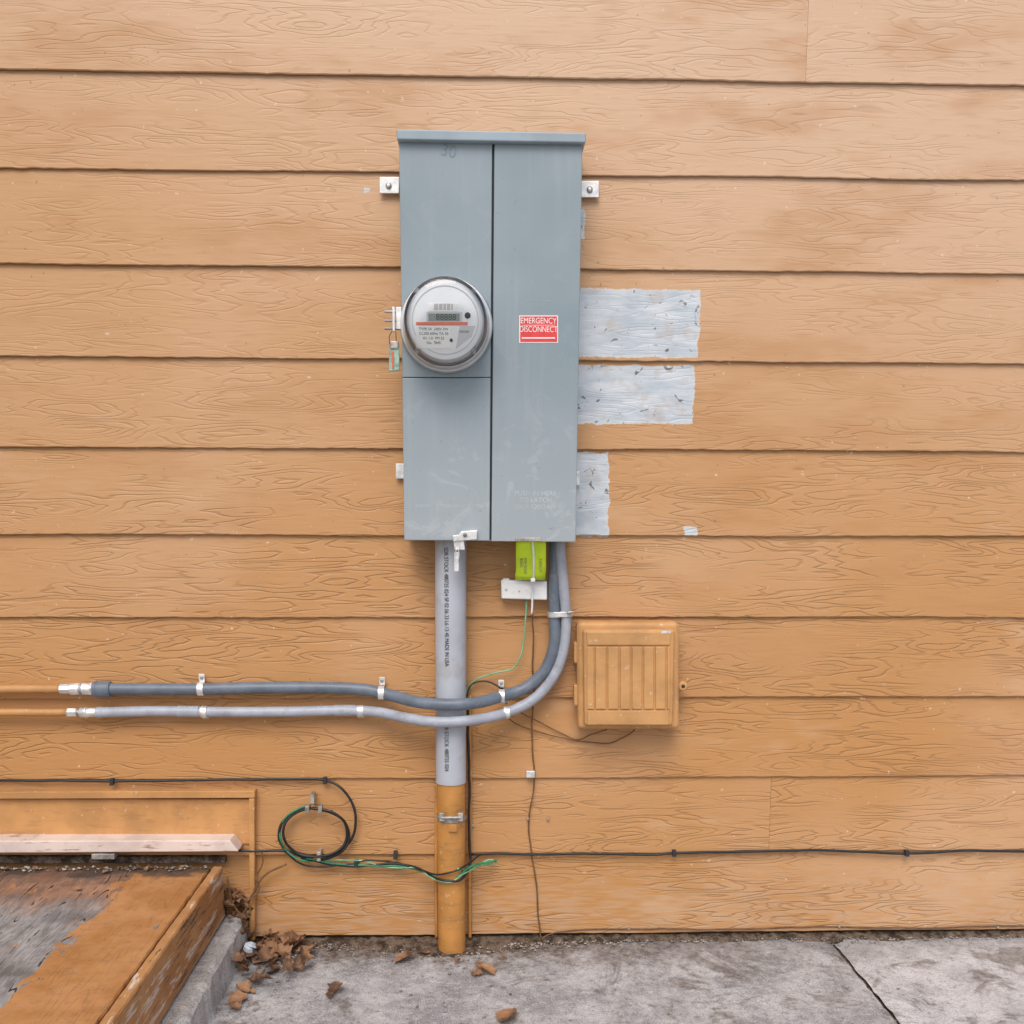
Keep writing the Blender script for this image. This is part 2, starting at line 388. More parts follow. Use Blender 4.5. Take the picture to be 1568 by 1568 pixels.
# ------------------------------------------------------------------ ground
new_obj('ground',[(-150,-150,-0.03),(150,-150,-0.03),(150,150,-0.03),(-150,150,-0.03)],[(0,1,2,3)],m_ground)
pv=empty('concrete_pavement')
j0=G(1277,1442); j1=G(1380,1568); dirx=(j1.x-j0.x)/(j1.y-j0.y)
def jx(y): return j0.x+(y-j0.y)*dirx
def slab_sheet(name,xa,xb,mat,edge):
    nx,ny=120,110; vs=[];fs=[]
    for j in range(ny+1):
        y=-0.012-(5.0)*(j/ny)**2.2
        for i in range(nx+1):
            a=xa(y); b=xb(y); x=a+(b-a)*i/nx
            z=noise.noise(Vector((x*5,y*5,1)))*0.003+noise.noise(Vector((x*22,y*22,4)))*0.0014
            if edge==1 and i==nx: x+=noise.noise(Vector((y*40,1,1)))*0.005; z-=0.006
            if edge==0 and i==0: x+=noise.noise(Vector((y*40,7,1)))*0.005; z-=0.006
            if j==0: z-=0.008
            vs.append((x,y,z))
    for j in range(ny):
        for i in range(nx):
            A=j*(nx+1)+i; fs.append((A,A+1,A+nx+2,A+nx+1))
    return new_obj(name,vs,fs,mat,True,pv)
slab_sheet('slab_1',lambda y:-1.6,lambda y:jx(y)-0.003,m_conc,1)
slab_sheet('slab_2',lambda y:jx(y)+0.004,lambda y:3.4,m_conc2,0)
new_obj('joint_soil',[(-1.8,-5.1,-0.012),(3.5,-5.1,-0.012),(3.5,0.02,-0.012),(-1.8,0.02,-0.012)],[(0,1,2,3)],m_soil,False,pv)
vs=[];fs=[]
n=320
def soilw(x): return 0.014+0.022*abs(noise.noise(Vector((x*6,3,0))))+0.060*math.exp(-((x+0.08)/0.17)**2)+0.04*math.exp(-((x+0.45)/0.09)**2)
for i in range(n+1):
    x=-0.55+2.9*i/n; w_=soilw(x)
    for (fy,fz) in ((0,0.011),(0.2,0.010),(0.4,0.008),(0.6,0.006),(0.8,0.003),(1.0,-0.006)):
        nz=noise.noise(Vector((x*45,fy*9,1)))*0.007+noise.noise(Vector((x*130,fy*22,5)))*0.004
        vs.append((x,-0.004-w_*fy*1.3+noise.noise(Vector((x*60,fy*5,3)))*0.012*fy,fz+nz*(1-fy*0.4)))
for i in range(n):
    for r in range(5):
        A=i*6+r; fs.append((A,A+1,A+7,A+6))
new_obj('soil_strip',vs,fs,m_soil,True)
vs=[];fs=[]
def pebble(c,s):
    b=len(vs); ico=[(0,0,1),(0.9,0,0.3),(0.28,0.85,0.3),(-0.72,0.53,0.3),(-0.72,-0.53,0.3),(0.28,-0.85,0.3),(0,0,-0.6)]
    sx,sy,sz=[s*random.uniform(0.6,1.3) for _ in range(3)]; r=random.random()*6.3
    for p in ico:
        x,y=p[0]*sx,p[1]*sy; vs.append((c[0]+x*math.cos(r)-y*math.sin(r),c[1]+x*math.sin(r)+y*math.cos(r),c[2]+p[2]*sz*0.7))
    for i in range(5):
        fs.append((b,b+1+i,b+1+(i+1)%5)); fs.append((b+6,b+1+(i+1)%5,b+1+i))
for _ in range(2100):
    x=random.choice([random.gauss(-0.05,0.16),random.gauss(-0.45,0.07),random.uniform(-0.5,1.5)])
    y=-0.02-abs(random.gauss(0,0.6))*soilw(x)*1.3 if random.random()<0.85 else -random.uniform(0.02,0.4)
    pebble((x,y,0.004 if y>-0.06 else 0.0015),random.choice([0.0012,0.0018,0.0025,0.0025,0.004]))
dz=M(300,1322,0.03).z; ex=M(343,1325,0.04).x
for _ in range(260):   # grit swept into the gap behind the landing
    pebble((random.uniform(-1.3,ex-0.03),-0.05-abs(random.gauss(0,0.014)),dz+0.001),random.choice([0.0015,0.002,0.003,0.005]))
new_obj('gravel_grit',vs,fs,concrete('grit',(0.17,0.135,0.11),(0.42,0.37,0.32),False))

# leaves
vs=[];fs=[]
def leaf(c,s,tilt=0.3):
    b=len(vs); rz=random.random()*6.28; rot=Matrix.Rotation(rz,3,'Z')@Matrix.Rotation(random.uniform(-tilt,tilt),3,'X')@Matrix.Rotation(random.uniform(-tilt,tilt),3,'Y')
    curl=random.uniform(0.3,1.0); N=7
    for i in range(N+1):
        t=i/N; w=math.sin(math.pi*min(1,t*0.96+0.04))**0.8*0.42*(1+0.25*math.sin(t*19+rz)); 
        for sgn,k in ((-1,1),(-0.5,0.5),(0,0),(0.5,0.5),(1,1)):
            p=Vector(((t-0.5),sgn*w,abs(sgn)**1.6*w*curl*0.8+0.35*curl*(t-0.5)**2+random.uniform(-.015,.015)))
            p=rot@(p*s); vs.append((c[0]+p.x,c[1]+p.y,c[2]+p.z+s*0.05))
    for i in range(N):
        for k in range(4):
            A=b+i*5+k; fs.append((A,A+1,A+6,A+5))
for (u,v,s) in ((620,1473,0.048),(515,1521,0.036),(745,1492,0.04),(776,1562,0.05),(735,1484,0.03),(730,1495,0.025),(365,1535,0.04),(390,1508,0.035),(372,1520,0.035),(358,1548,0.03),(505,1530,0.02),(652,1463,0.02),(700,1475,0.018),(770,1470,0.018)):
    g=G(u,v); leaf((g.x,g.y,0.006),s,0.35)
for _ in range(90):
    u=random.gauss(402,30); v=random.gauss(1466,20)
    if u<378+(1437-v)*0.5: u=382+random.uniform(0,40)
    g=G(u,max(1443,v)); leaf((g.x,g.y,random.uniform(0.002,0.03)),random.uniform(0.012,0.045),0.8)
for _ in range(60):
    g=G(random.uniform(345,385),random.uniform(1370,1440),0.05); leaf((g.x,max(-0.08,min(g.y,-0.025)),random.uniform(0.045,0.13)),random.uniform(0.012,0.034),1.2)
for _ in range(14): leaf((random.uniform(-1.1,ex-0.03),-0.06-abs(random.gauss(0,0.01)),dz+0.003),random.uniform(0.008,0.018),0.6)
t=NT('dry_leaf'); p=t.pos(); a=t.noise(p,22,2,0.6); b=t.noise(p,110,3,0.6)
c=t.mix(t.smooth(a,0.35,0.65),(0.10,0.055,0.035),(0.36,0.19,0.095)); c=t.mix(t.math('MULTIPLY',t.smooth(b,0.5,0.7),0.5),c,(0.46,0.32,0.22))
t.bsdf(c,0.7,0,t.bump(b,0.5,0.001),0.3); new_obj('fallen_leaves',vs,fs,t.m,True)
g=G(383,1470); st=lathe('pale_stone',(g.x,g.y,0.022),(0.2,-0.3,1),[(0.005,0),(0.014,0.004),(0.013,0.013),(0.006,0.019)],simple('pale_stone_mat',(0.60,0.68,0.78),0.6,0,0.15,90,0.3),None,7,False)

# ------------------------------------------------------------------ electrical panel
pn=empty('electrical_service_panel'); PF=0.120
slab('enclosure_body',[(611,213),(891,215),(880.5,829.5),(619.5,827.5)],PF-0.006,0.019,m_panel,pn,0.003)
slab('reveal',[(613,215),(889,217),(879,827),(621,825)],PF-0.0045,PF-0.01,m_dark,pn,0)
slab('meter_cover',[(611,215),(753.8,216),(751.2,577.6),(616,577.6)],PF,PF-0.004,m_panel,pn,0.0015,3)
slab('lower_cover',[(616,578.6),(751.2,578.6),(749.6,828),(619,827)],PF,PF-0.004,m_panel,pn,0.0015,3)
slab('breaker_door',[(757.0,216),(892,217),(881.5,830),(752.5,829)],PF+0.001,PF-0.004,m_panel,pn,0.0018,3)
slab('rain_cap',[(606.5,197.5),(898,203),(897,218.5),(608,213.5)],PF+0.014,0.018,m_cap,pn,0.0025,3)
for (nm,q,hole) in (('mounting_tab_1',(581,271,611,296),(595,284)),('mounting_tab_2',(890,277,917,302),(903,290)),('mounting_tab_3',(606,710,622,733),None),('mounting_tab_4',(872,722,888,743),None)):
    slab(nm,q,0.022,0.0195,m_galv,pn,0.0008)
    if hole:
        screw(nm+'_washer',hole[0],hole[1],0.0235,0.0060,m_zinc,pn); screw(nm+'_screw',hole[0],hole[1],0.0250,0.0035,m_galv,pn)
text('marking_1','______ ___',M(822,457,PF+0.0012),0.010,m_pale,pn)
text('marking_2','PUSH IN HERE\nTO LATCH\n200A 120/240V',M(820,766,PF+0.0012),0.013,m_pale,pn)
text('marking_3','SEALING SECTION DO NOT OPEN',M(688,775,PF+0.0002),0.0085,m_pale,pn)
text('scribble','30',M(687,232,PF+0.0003),0.030,simple('pencil',(0.22,0.30,0.35),0.6),pn,0.2)
slab('disconnect_sticker',(795,483,854.5,525),PF+0.0016,PF+0.0008,m_paper,pn,0)
slab('sticker_red',(796.5,484.5,853,523.5),PF+0.0020,PF+0.0012,m_red,pn,0)
text('sticker_text_1','EMERGENCY',M(824.5,491.5,PF+0.0023),0.0150,m_paper,pn,0,'CENTER',0.0001,0.80)
text('sticker_text_2','DISCONNECT',M(824.5,504.5,PF+0.0023),0.0150,m_paper,pn,0,'CENTER',0.0001,0.76)
slab('sticker_line',(799,516.5,850,518.5),PF+0.0023,PF+0.0019,m_paper,pn,0)
slab('sticker_line_2',(799,497.6,850,498.3),PF+0.0023,PF+0.0019,m_paper,pn,0)
slab('hasp_plate',[(706,814),(731,812),(730,826),(694,829)],PF+0.010,PF-0.001,m_galv,pn,0.001)
slab('hasp_leg',[(693,820),(709,818),(712,842),(696,842)],PF+0.006,PF+0.003,m_galv,pn,0.001)
screw('hasp_rivet',712,819,PF+0.0115,0.004,m_zinc,pn)
slab('door_latch',(789,823.5,829,829),PF+0.004,PF-0.001,m_zinc,pn,0.001)
tube('seal_wire',[(700,838,PF+.006),(697,850,PF+.006),(699,862,PF+.006),(703,850,PF+.006),(701,838,PF+.006)],0.0012,m_galv,pn,6)
slab('seal_tag',(695.5,846,702.5,875),PF+0.006,PF+0.003,m_galv,pn,0.0008)

# meter
mt=empty('electric_meter'); mc=M(683.5,499,PF); ax=(0,-1,0)
r0=68.5*mpp(PF)
lathe('socket_ring',mc,ax,[(r0*0.97,-0.002),(r0,0.002),(r0,0.010),(r0*0.975,0.0135),(r0*0.93,0.0145),(r0*0.92,0.010)],m_ring,mt,72,True,False)
lathe('meter_base',mc,ax,[(r0*0.925,-0.001),(r0*0.925,0.018),(r0*0.90,0.021),(r0*0.86,0.021)],m_facegrey,mt,72)
lathe('meter_collar',mc,ax,[(r0*0.905,0.015),(r0*0.905,0.027),(r0*0.885,0.029),(r0*0.88,0.024)],m_ring,mt,72,True,False)
lathe('inner_housing',mc,ax,[(r0*0.82,0.020),(r0*0.82,0.055),(r0*0.78,0.060)],m_face,mt,72)
lathe('meter_glass',mc,ax,[(r0*0.875,0.022),(r0*0.87,0.060),(r0*0.855,0.072),(r0*0.82,0.080),(r0*0.77,0.0835),(r0*0.60,0.0845),(0.001,0.085)],m_glass,mt,72,True,False)
FO=PF+0.0625
lathe('face_plate',mc,ax,[(r0*0.80,0.058),(r0*0.80,0.0615),(r0*0.79,0.0625)],m_face,mt,72)
for k in range(4):
    a=math.radians(45+90*k); c=mc+Vector((math.cos(a)*r0*0.835,-0.045,math.sin(a)*r0*0.835)); box('lug',c,(0.008,0.03,0.008),m_facegrey,mt,0.001)
def fs_(nm,q,mat,h=0.0008,b=0.0003): return slab(nm,q,FO+h,FO-0.001,mat,mt,b)
lathe('face_outline',mc,ax,[(r0*0.70,0.0622),(r0*0.70,0.0634),(r0*0.68,0.0634),(r0*0.68,0.0622)],m_facegrey,mt,64,False,False)
fs_('grey_half',[(704,499),(728,499),(722,516),(698,534)],m_facegrey,0.0003,0)
fs_('barcode_label',(656,464,701,477),m_paper)
fs_('lcd_bezel',(653,477.5,708,493),m_facegrey,0.0015)
fs_('lcd',(656,480,704,491.5),m_lcd,0.0019)
text('lcd_digits','88888',M(683,486,FO+0.0022),0.015,m_ink,mt)
fs_('orange_band',(637,493.0,716,497.5),m_orange,0.0017)
fs_('data_label',(637,500,690,534),m_paper,0.0011)
for i,y in enumerate((467,472)): text('print_a%d'%i,'||||| |||| ||| |||| ||',M(679,y,FO+0.0011),0.006,m_ink,mt)
for i,y in enumerate((504,511,518,525)):
    text('print_b%d'%i,['TYPE S4  240V 3W','CL200 60Hz TA 30','Kh 1.0  FM 2S','No. 7845'][i],M(664,y,FO+0.0014),0.0068,m_ink,mt)
screw('optical_port',716,483,FO+0.001,0.0055,m_dark,mt); screw('reset',691,521,FO+0.001,0.003,m_dark,mt)
text('print_c','120/240',M(710,508,FO+0.0006),0.006,m_ink,mt)
box('clamp_block',M(611,488,PF+0.006),(0.010,0.012,0.040),m_galv,mt,0.001)
for i,y in enumerate((477,491,503)): 
    c=M(603,y,PF+0.008); lathe('clamp_bolt_%d'%i,c,(1,0,0),[(0.0028,-0.017),(0.0028,0.012)],m_zinc,mt,10)
box('clamp_plate',M(603,489,PF+0.010),(0.005,0.006,0.044),m_galv,mt,0.001)
tube('seal_loop',[(602,505,PF+.01),(596,515,PF+.01),(598,530,PF+.01),(606,526,PF+.01),(606,508,PF+.01)],0.001,m_brown,mt,6)
slab('seal_body',[(596,527),(611,525),(612,567),(595,569)],PF+0.009,PF+0.003,simple('seal_green',(0.32,0.47,0.38),0.35,0,0.3,120),mt,0.002)
slab('seal_cap',(597,522,610,534),PF+0.012,PF+0.003,m_zinc,mt,0.002)
slab('seal_core',(600,538,603,564),PF+0.011,PF+0.008,m_orange,mt,0.0005)

# ------------------------------------------------------------------ conduits
pipe=empty('pvc_conduit'); PO=0.054
pr=24.2*mpp(PO)*1.0
pt=M(690,824,PO); pb=M(690.5,1196,PO); pe=M(692,1470,PO)
def rod(name,a,b,r,mat,parent,n=40): 
    ax=b-a; return lathe(name,a,ax,[(r,0),(r,ax.length)],mat,parent,n)
rod('grey_riser',pt,pb,pr,m_pvc,pipe)
rod('painted_lower_pipe',pb,Vector((pe.x,pe.y,-0.03)),pr*0.93,m_tanpipe,pipe)
lathe('coupling_lip',pb,(0,0,-1),[(pr*1.005,-0.002),(pr*1.005,0.0015),(pr*0.9,0.002)],m_pvc,pipe,40,True,False)
tx='SDR STOCK 480725 024 SP 02 06 23 L6 13 45 MADE IN USA'
text('pipe_print',tx,M(683.5,930,PO+pr+0.0004),0.0120,m_ink,pipe,math.pi/2,'CENTER',0.0001,0.78)
text('pipe_print_2','SDR STOCK 480725 024',M(683.5,1143,PO+pr+0.0004),0.0120,m_ink,pipe,math.pi/2,'CENTER',0.0001,0.85)
sc=M(691,1250,PO)
lathe('strap_band',sc,(0,0,1),[(pr*0.97,-0.006),(pr*0.985,-0.005),(pr*0.985,0.005),(pr*0.97,0.006)],m_zinc,pipe,40,True,False)
for u in (677,705): box('strap_ear',M(u,1251,0.088),(0.011,0.004,0.018),m_zinc,pipe,0.001)
lathe('strap_bolt',M(676,1252,0.09),(1,0,0),[(0.003,0),(0.003,0.040)],m_zinc,pipe,8)
box('strap_tongue',M(693,1268,0.088),(0.018,0.003,0.016),m_tanpipe,pipe,0.001)
for u in (668.5,719.5):
    tube('painted_side_cable',[(u,1065 if u>700 else 1200,0.024),(u,1250,0.024),(u-0.5,1350,0.024),(u,1436,0.024)],0.0038,m_tanpipe,pipe,8)

def strap(name,u,v,off,r,parent,up=True,h=0.016):
    e=parent; c=M(u,v,off)
    lathe(name+'_band',c,(1,0,0),[(r+0.0004,-0.0065),(r+0.0018,-0.006),(r+0.0018,0.006),(r+0.0004,0.0065)],m_galv,e,24,True,False)
    s=1 if up else -1
    box(name+'_tab',(c.x,-0.021-0.004,c.z+s*(r+h/2)),(0.012,0.002,h),m_galv,e,0.0005)
    lathe(name+'_screw',(c.x,-0.027,c.z+s*(r+h*0.6)),(0,-1,0),[(0.0038,-0.002),(0.0035,0.001),(0.001,0.002)],m_zinc,e,10)
CO=0.034
fa=empty('flexible_conduit'); ra=9.3*mpp(CO)
A=[(165,1055,CO),(240,1055,CO),(308,1055,CO),(400,1053,CO),(500,1053,CO),(560,1056,CO+.004),(600,1065,0.05),(640,1075,0.085),(690,1079,0.103),(735,1075,0.09),(770,1065,0.058),(805,1053,0.045),(835,1025,0.045),(849,985,0.045),(849,940,0.040),(849,890,0.045),(850,822,0.05)]
tube('dark_flex_hose',A,ra,m_flexd,fa,16,0.00035,0.003)
fb=empty('flexible_conduit'); rb=8.3*mpp(CO)
B=[(150,1091,CO),(240,1089,CO),(313,1090,CO),(430,1090,CO),(520,1088,CO),(575,1090,0.045),(620,1099,0.075),(660,1105,0.1),(700,1105,0.105),(740,1100,0.09),(776,1091,0.062),(815,1072,0.05),(845,1040,0.05),(862,1000,0.05),(867,950,0.045),(863,900,0.05),(858,850,0.055),(857,822,0.058)]
tube('light_flex_hose',B,rb,m_flexl,fb,16,0.0002,0.004)
for k,(u,nm) in enumerate(((290,'a'),(530,'b'))):
    lathe('sleeve_'+nm,M(u-18,1089.5 if k==0 else 1088,CO),(1,0,0.0),[(rb*1.06+0.0006*(j%2),j*0.003) for j in range(16)],m_flexl,fb,20)
for (u,v) in ((308,1055),(584,1061)): strap('strap_%d'%u,u,v,CO if u<500 else 0.043,ra,fa,True,0.018)
strap('strap_768',768,1066,0.060,ra,fa,True,0.016)
for (u,v,o) in ((313,1090,CO),(552,1089,CO+.004)): strap('strap_%d'%u,u,v,o,rb,fb,False,0.006)
strap('strap_776',776,1091,0.062,rb,fb,True,0.004)
for s,rr,(u,v,o),par in ((1,ra,(849,941,0.041),fa),(2,rb,(867,940,0.046),fb)):
    lathe('clamp_%d'%s,M(u,v,o),(0,0,1),[(rr+0.0004,-0.006),(rr+0.002,-0.005),(rr+0.002,0.005),(rr+0.0004,0.006)],m_galv,par,24,True,False)
box('clamp_bridge',M(858,941,0.056),(0.030,0.006,0.010),m_galv,fb,0.001)
lathe('clamp_bolt',M(868,938,0.064),(1,0,0.1),[(0.0035,0),(0.0035,0.010),(0.002,0.010),(0.002,0.014)],m_zinc,fb,8)
def conn(parent,y,seq,mats):
    for i,((u0,u1,r,n),mt_) in enumerate(zip(seq,mats)):
        a=M(u0,y,CO); b=M(u1,y,CO); L=(b-a).length; rr=r*mpp(CO)
        lathe('connector_%d'%i,a,(1,0,0),[(rr*0.9,0),(rr,0.0015),(rr,L-0.0015),(rr*0.9,L)],mt_,parent,n,n>8)
conn(fa,1055,[(92,110,8,8),(108,141,9.3,28),(122,127,10.3,28),(138,144,10.2,6),(143,170,12.5,28),(146,150,13.2,28),(163,168,13,28)],[m_galv,m_galv,m_zinc,m_galv,m_flexd,m_flexd,m_flexd])
conn(fb,1091,[(103,118,7,6),(116,124,5.5,20),(122,150,7.6,24),(130,134,8.6,24),(148,158,8.8,24)],[m_galv,m_zinc,m_galv,m_galv,m_flexl])
ec=empty('painted_metal_conduit')
tube('conduit_run',[(-500,1057,CO),(-100,1056,CO),(60,1055,CO),(95,1055,CO)],6.8*mpp(CO),m_tan,ec,20,0,0.03)
ed=empty('painted_metal_conduit')
tube('conduit_run',[(-500,1088,CO),(-100,1090,CO),(60,1091,CO),(106,1091,CO)],6.0*mpp(CO),m_tan,ed,20,0,0.03)

# ------------------------------------------------------------------ bonding bridge + tag
bb=empty('grounding_bridge_terminal')
slab('terminal_body',[(767,888),(838,890),(838,919),(768,917)],0.045,0.020,m_white,bb,0.003,3)
slab('terminal_lip',[(770,886),(780,886),(780,892),(770,892)],0.040,0.022,m_white,bb,0.001)
screw('terminal_screw',775,902,0.046,0.0028,m_galv,bb)
screw('terminal_hole',795,905,0.0455,0.0016,m_zinc,bb)
tg=empty('caution_tag')
T=[]; tf=[]
for j in range(9):
    for i in range(5):
        u=790+46*i/4; v=829+59*j/8; p=M(u-(1 if j>6 else 0),v,0.112-0.055*(j/8)+0.004*math.sin(i*1.5+j*0.5)); T.append(p)
for j in range(8):
    for i in range(4): A_=j*5+i; tf.append((A_,A_+1,A_+6,A_+5))
o=new_obj('tag_sheet',T,tf,m_tag,True,tg); sm=o.modifiers.new('s','SOLIDIFY'); sm.thickness=0.0006
for j,(s_,u) in enumerate((('WARNING',798),('INTERSYSTEM BOND',804),('DO NOT REMOVE',827))):
    c=M(u,858,0.0915)
    me_t=text('tag_print_%d'%j,s_,(0,0,0),0.0085,m_ink,tg,math.pi/2,'CENTER',0.0001,0.8)
    me_t.data.transform(Matrix.Translation(c)@Matrix.Rotation(math.atan2(0.055,0.08)*-1,4,'X'))
tube('zip_tie',[(815,826,0.115),(817,850,0.1),(817,880,0.075),(815,900,0.052),(815,925,0.048),(814,940,0.047)],0.0022,m_white,tg,6)
box('zip_head',M(816,888,0.073),(0.009,0.008,0.007),m_white,tg,0.001)

# ------------------------------------------------------------------ utility box
ub=empty('cable_junction_box')
slab('box_base',[(885,953),(1040,953),(1041,1117),(885,1117)],0.070,0.019,m_tanbox,ub,0.009,4)
slab('box_rim',[(883.5,956),(1041,955),(1040,1075),(884,1075)],0.066,0.055,m_tanbox,ub,0.006,3)
slab('box_lid',[(893,964),(1034,964),(1031,1112),(895,1112)],0.088,0.066,m_tanbox,ub,0.007,4)
slab('lid_top_band',[(898,968),(1028,968),(1026,988),(899,988)],0.0915,0.086,m_tanbox,ub,0.0015)
slab('lid_bottom_band',[(899,1088),(1025,1088),(1024,1110),(900,1110)],0.0915,0.086,m_tanbox,ub,0.0015)
xs=[911,930,949,967,985,1003,1021]
for i in range(6): slab('lid_rib_%d'%i,[(xs[i]+1.2,990.5),(xs[i+1]-1.8,990.5),(xs[i+1]-2.2,1086),(xs[i]+1.2,1086)],0.0925,0.086,m_tanbox,ub,0.0014)
for i,(a_,b_) in enumerate(((899,909.5),(1022,1026))): slab('lid_edge_%d'%i,(a_,990.5,b_,1086),0.0925,0.086,m_tanbox,ub,0.0012)
for y in (1000,1065): slab('hinge_%d'%y,(879,y-16,886,y+16),0.06,0.03,m_tanbox,ub,0.003)
lathe('lock_tab',M(1045,1050,0.05),(0,-1,0),[(0.010,-0.006),(0.010,0.006),(0.008,0.008)],m_tanbox,ub,20)
lathe('lock_hole',M(1045,1050,0.05),(0,-1,0),[(0.004,0.0082),(0.003,0.009)],m_dark,ub,12)
slab('lid_label_chip',(1013,966,1027,970),0.0925,0.088,m_galv,ub,0)

# ------------------------------------------------------------------ wires
def wires(name,specs):
    e=empty(name)
    for i,(mat,r,pts,j) in enumerate(specs): tube('strand_%d'%i,pts,r,mat,e,8,0,0.006,j)
    return e
o1=0.018; o2=0.020
gw=wires('ground_wire',[
 (m_greenl,0.0018,[(806,918,.035),(805,945,.03),(803,970,.028),(797,1005,.03),(785,1024,.03),(755,1031,.03),(730,1040,.03),(716,1053,.03),(712,1068,.03)],0.001),
 (m_brown,0.0016,[(815,938,.03),(816,1000,o1),(817,1060,o1),(815,1130,o1),(817,1200,o1),(810,1250,o1),(813,1300,o1),(820,1350,o1),(824,1400,o1),(829,1440,.03)],0.003),
 (m_brown,0.0013,[(776,1098,.04),(800,1112,o1),(860,1130,o1),(925,1138,o1),(955,1128,o1),(972,1117,.035)],0.002),
 (m_brown,0.0013,[(795,1090,.04),(830,1108,o1),(880,1132,o1),(905,1125,.03),(930,1117,.035)],0.002),
 (m_black,0.0017,[(714,1068,.04),(722,1048,.03),(745,1043,.03),(770,1055,.035)],0.001)])
slab('clip',(806,1181,819,1191),0.026,0.015,m_galv,gw,0.001)
cr=wires('black_cable',[
 (m_black,0.0029,[(722,1308,.022),(760,1307,o2),(820,1308,o2),(900,1307,o2),(1000,1309,o2),(1033,1306,o2),(1150,1304,o2),(1260,1302,o2),(1390,1307,o2),(1480,1302,o2),(1568,1304,o2),(1900,1304,o2),(2600,1306,o2)],0.001)])
for u in (1033,1390): slab('cable_clip_%d'%u,(u-3,1303,u+3,1312),0.027,0.016,m_dark,cr,0.001)
tw=wires('thin_wire',[
 (m_brown,0.0016,[(829,1441,.03),(838,1432,.03),(870,1425,o1),(960,1422,o1),(1100,1423,o1),(1200,1420,o1),(1285,1419,o1),(1420,1421,o1),(1568,1418,o1),(2200,1420,o1)],0.002)])
for u,v in ((963,1422),(1285,1419),(1528,1420),(808,1254),(839,1254),(724,1264),(690,1440)): screw('nail_%d'%u,u,v,o1,0.0032,m_zinc,tw)
lf=[]
lf.append((m_black,0.0029,[(-700,1196,o2),(0,1195,o2),(170,1196,o2),(330,1194,o2),(460,1193,o2),(497,1195,o2),(522,1206,.03),(540,1232,.03),(545,1258,.03),(538,1285,.03),(515,1305,.03),(488,1312,.03),(455,1306,.03)],0.001))
def ring(cx_,cy_,rx,ry,a0,a1,off,n=14): return [(cx_+rx*math.cos(math.radians(a0+(a1-a0)*k/n)),cy_+ry*math.sin(math.radians(a0+(a1-a0)*k/n)),off+0.004*math.sin(k*1.3)) for k in range(n+1)]
lf.append((m_black,0.0030,ring(480,1278,54,40,150,470,.033),0.003))
lf.append((m_black,0.0030,ring(482,1275,49,38,-80,260,.040),0.003))
lf.append((m_green,0.0022,ring(484,1277,56,44,100,262,.036),0.002))
lf.append((m_green,0.0024,[(470,1315,.036),(510,1322,.03),(560,1326,.03),(610,1326,.03),(650,1336,.035),(680,1348,.06),(700,1343,.08),(722,1325,.06),(745,1320,.04),(760,1318,.03)],0.003))
lf.append((m_greenl,0.0016,[(480,1318,.03),(540,1317,.03),(600,1328,.03),(640,1330,.04),(660,1343,.075),(688,1352,.094),(710,1338,.08),(735,1325,.04),(755,1322,.03)],0.004))
lf.append((m_black,0.0028,[(365,1303,.03),(400,1304,.028),(440,1303,.03),(480,1318,.03),(545,1327,.028),(600,1322,.03),(640,1330,.035),(668,1345,.082),(690,1350,.093),(708,1345,.085),(720,1320,.04),(718,1280,.035),(719,1200,.032),(717,1130,.032),(716,1085,.03)],0.003))
lf.append((m_black,0.0020,[(430,1300,.03),(470,1325,.028),(530,1324,.03),(575,1317,.03),(625,1325,.03),(665,1338,.078),(690,1337,.093),(712,1325,.075),(735,1308,.025)],0.004))
lf.append((m_brown,0.0024,[(438,1322,.026),(415,1335,.03),(395,1352,.035),(385,1375,.04),(370,1400,.05),(355,1380,.05),(348,1345,.05)],0.004))
lf.append((m_brown,0.0018,[(400,1305,.028),(402,1325,.03),(392,1345,.036),(396,1362,.04),(380,1380,.05),(365,1368,.05)],0.004))
lf.append((m_greenl,0.0018,[(700,1330,.09),(722,1330,.05),(748,1316,.03),(762,1321,.03)],0.003))
cc=wires('coiled_cable',lf)
for (u,v) in ((478,1224),(488,1312)): slab('cable_staple_%d_%d'%(u,v),(u-3,v-7,u+3,v+7),0.042,0.016,m_zinc,cc,0.001)
for (u,v) in ((170,1198),(497,1196),(605,1311),(545,1324)): slab('cable_clip_%d'%u,(u-3,v-5,u+3,v+5),0.027 if v<1250 else .034,0.016,m_dark,cc,0.001)
for (u,v,w_) in ((470,1240,3),(490,1240,3)): slab('cable_tie_%d'%u,(u-w_,v-5,u+w_,v+5),0.048,0.030,m_zinc,cc,0.001)

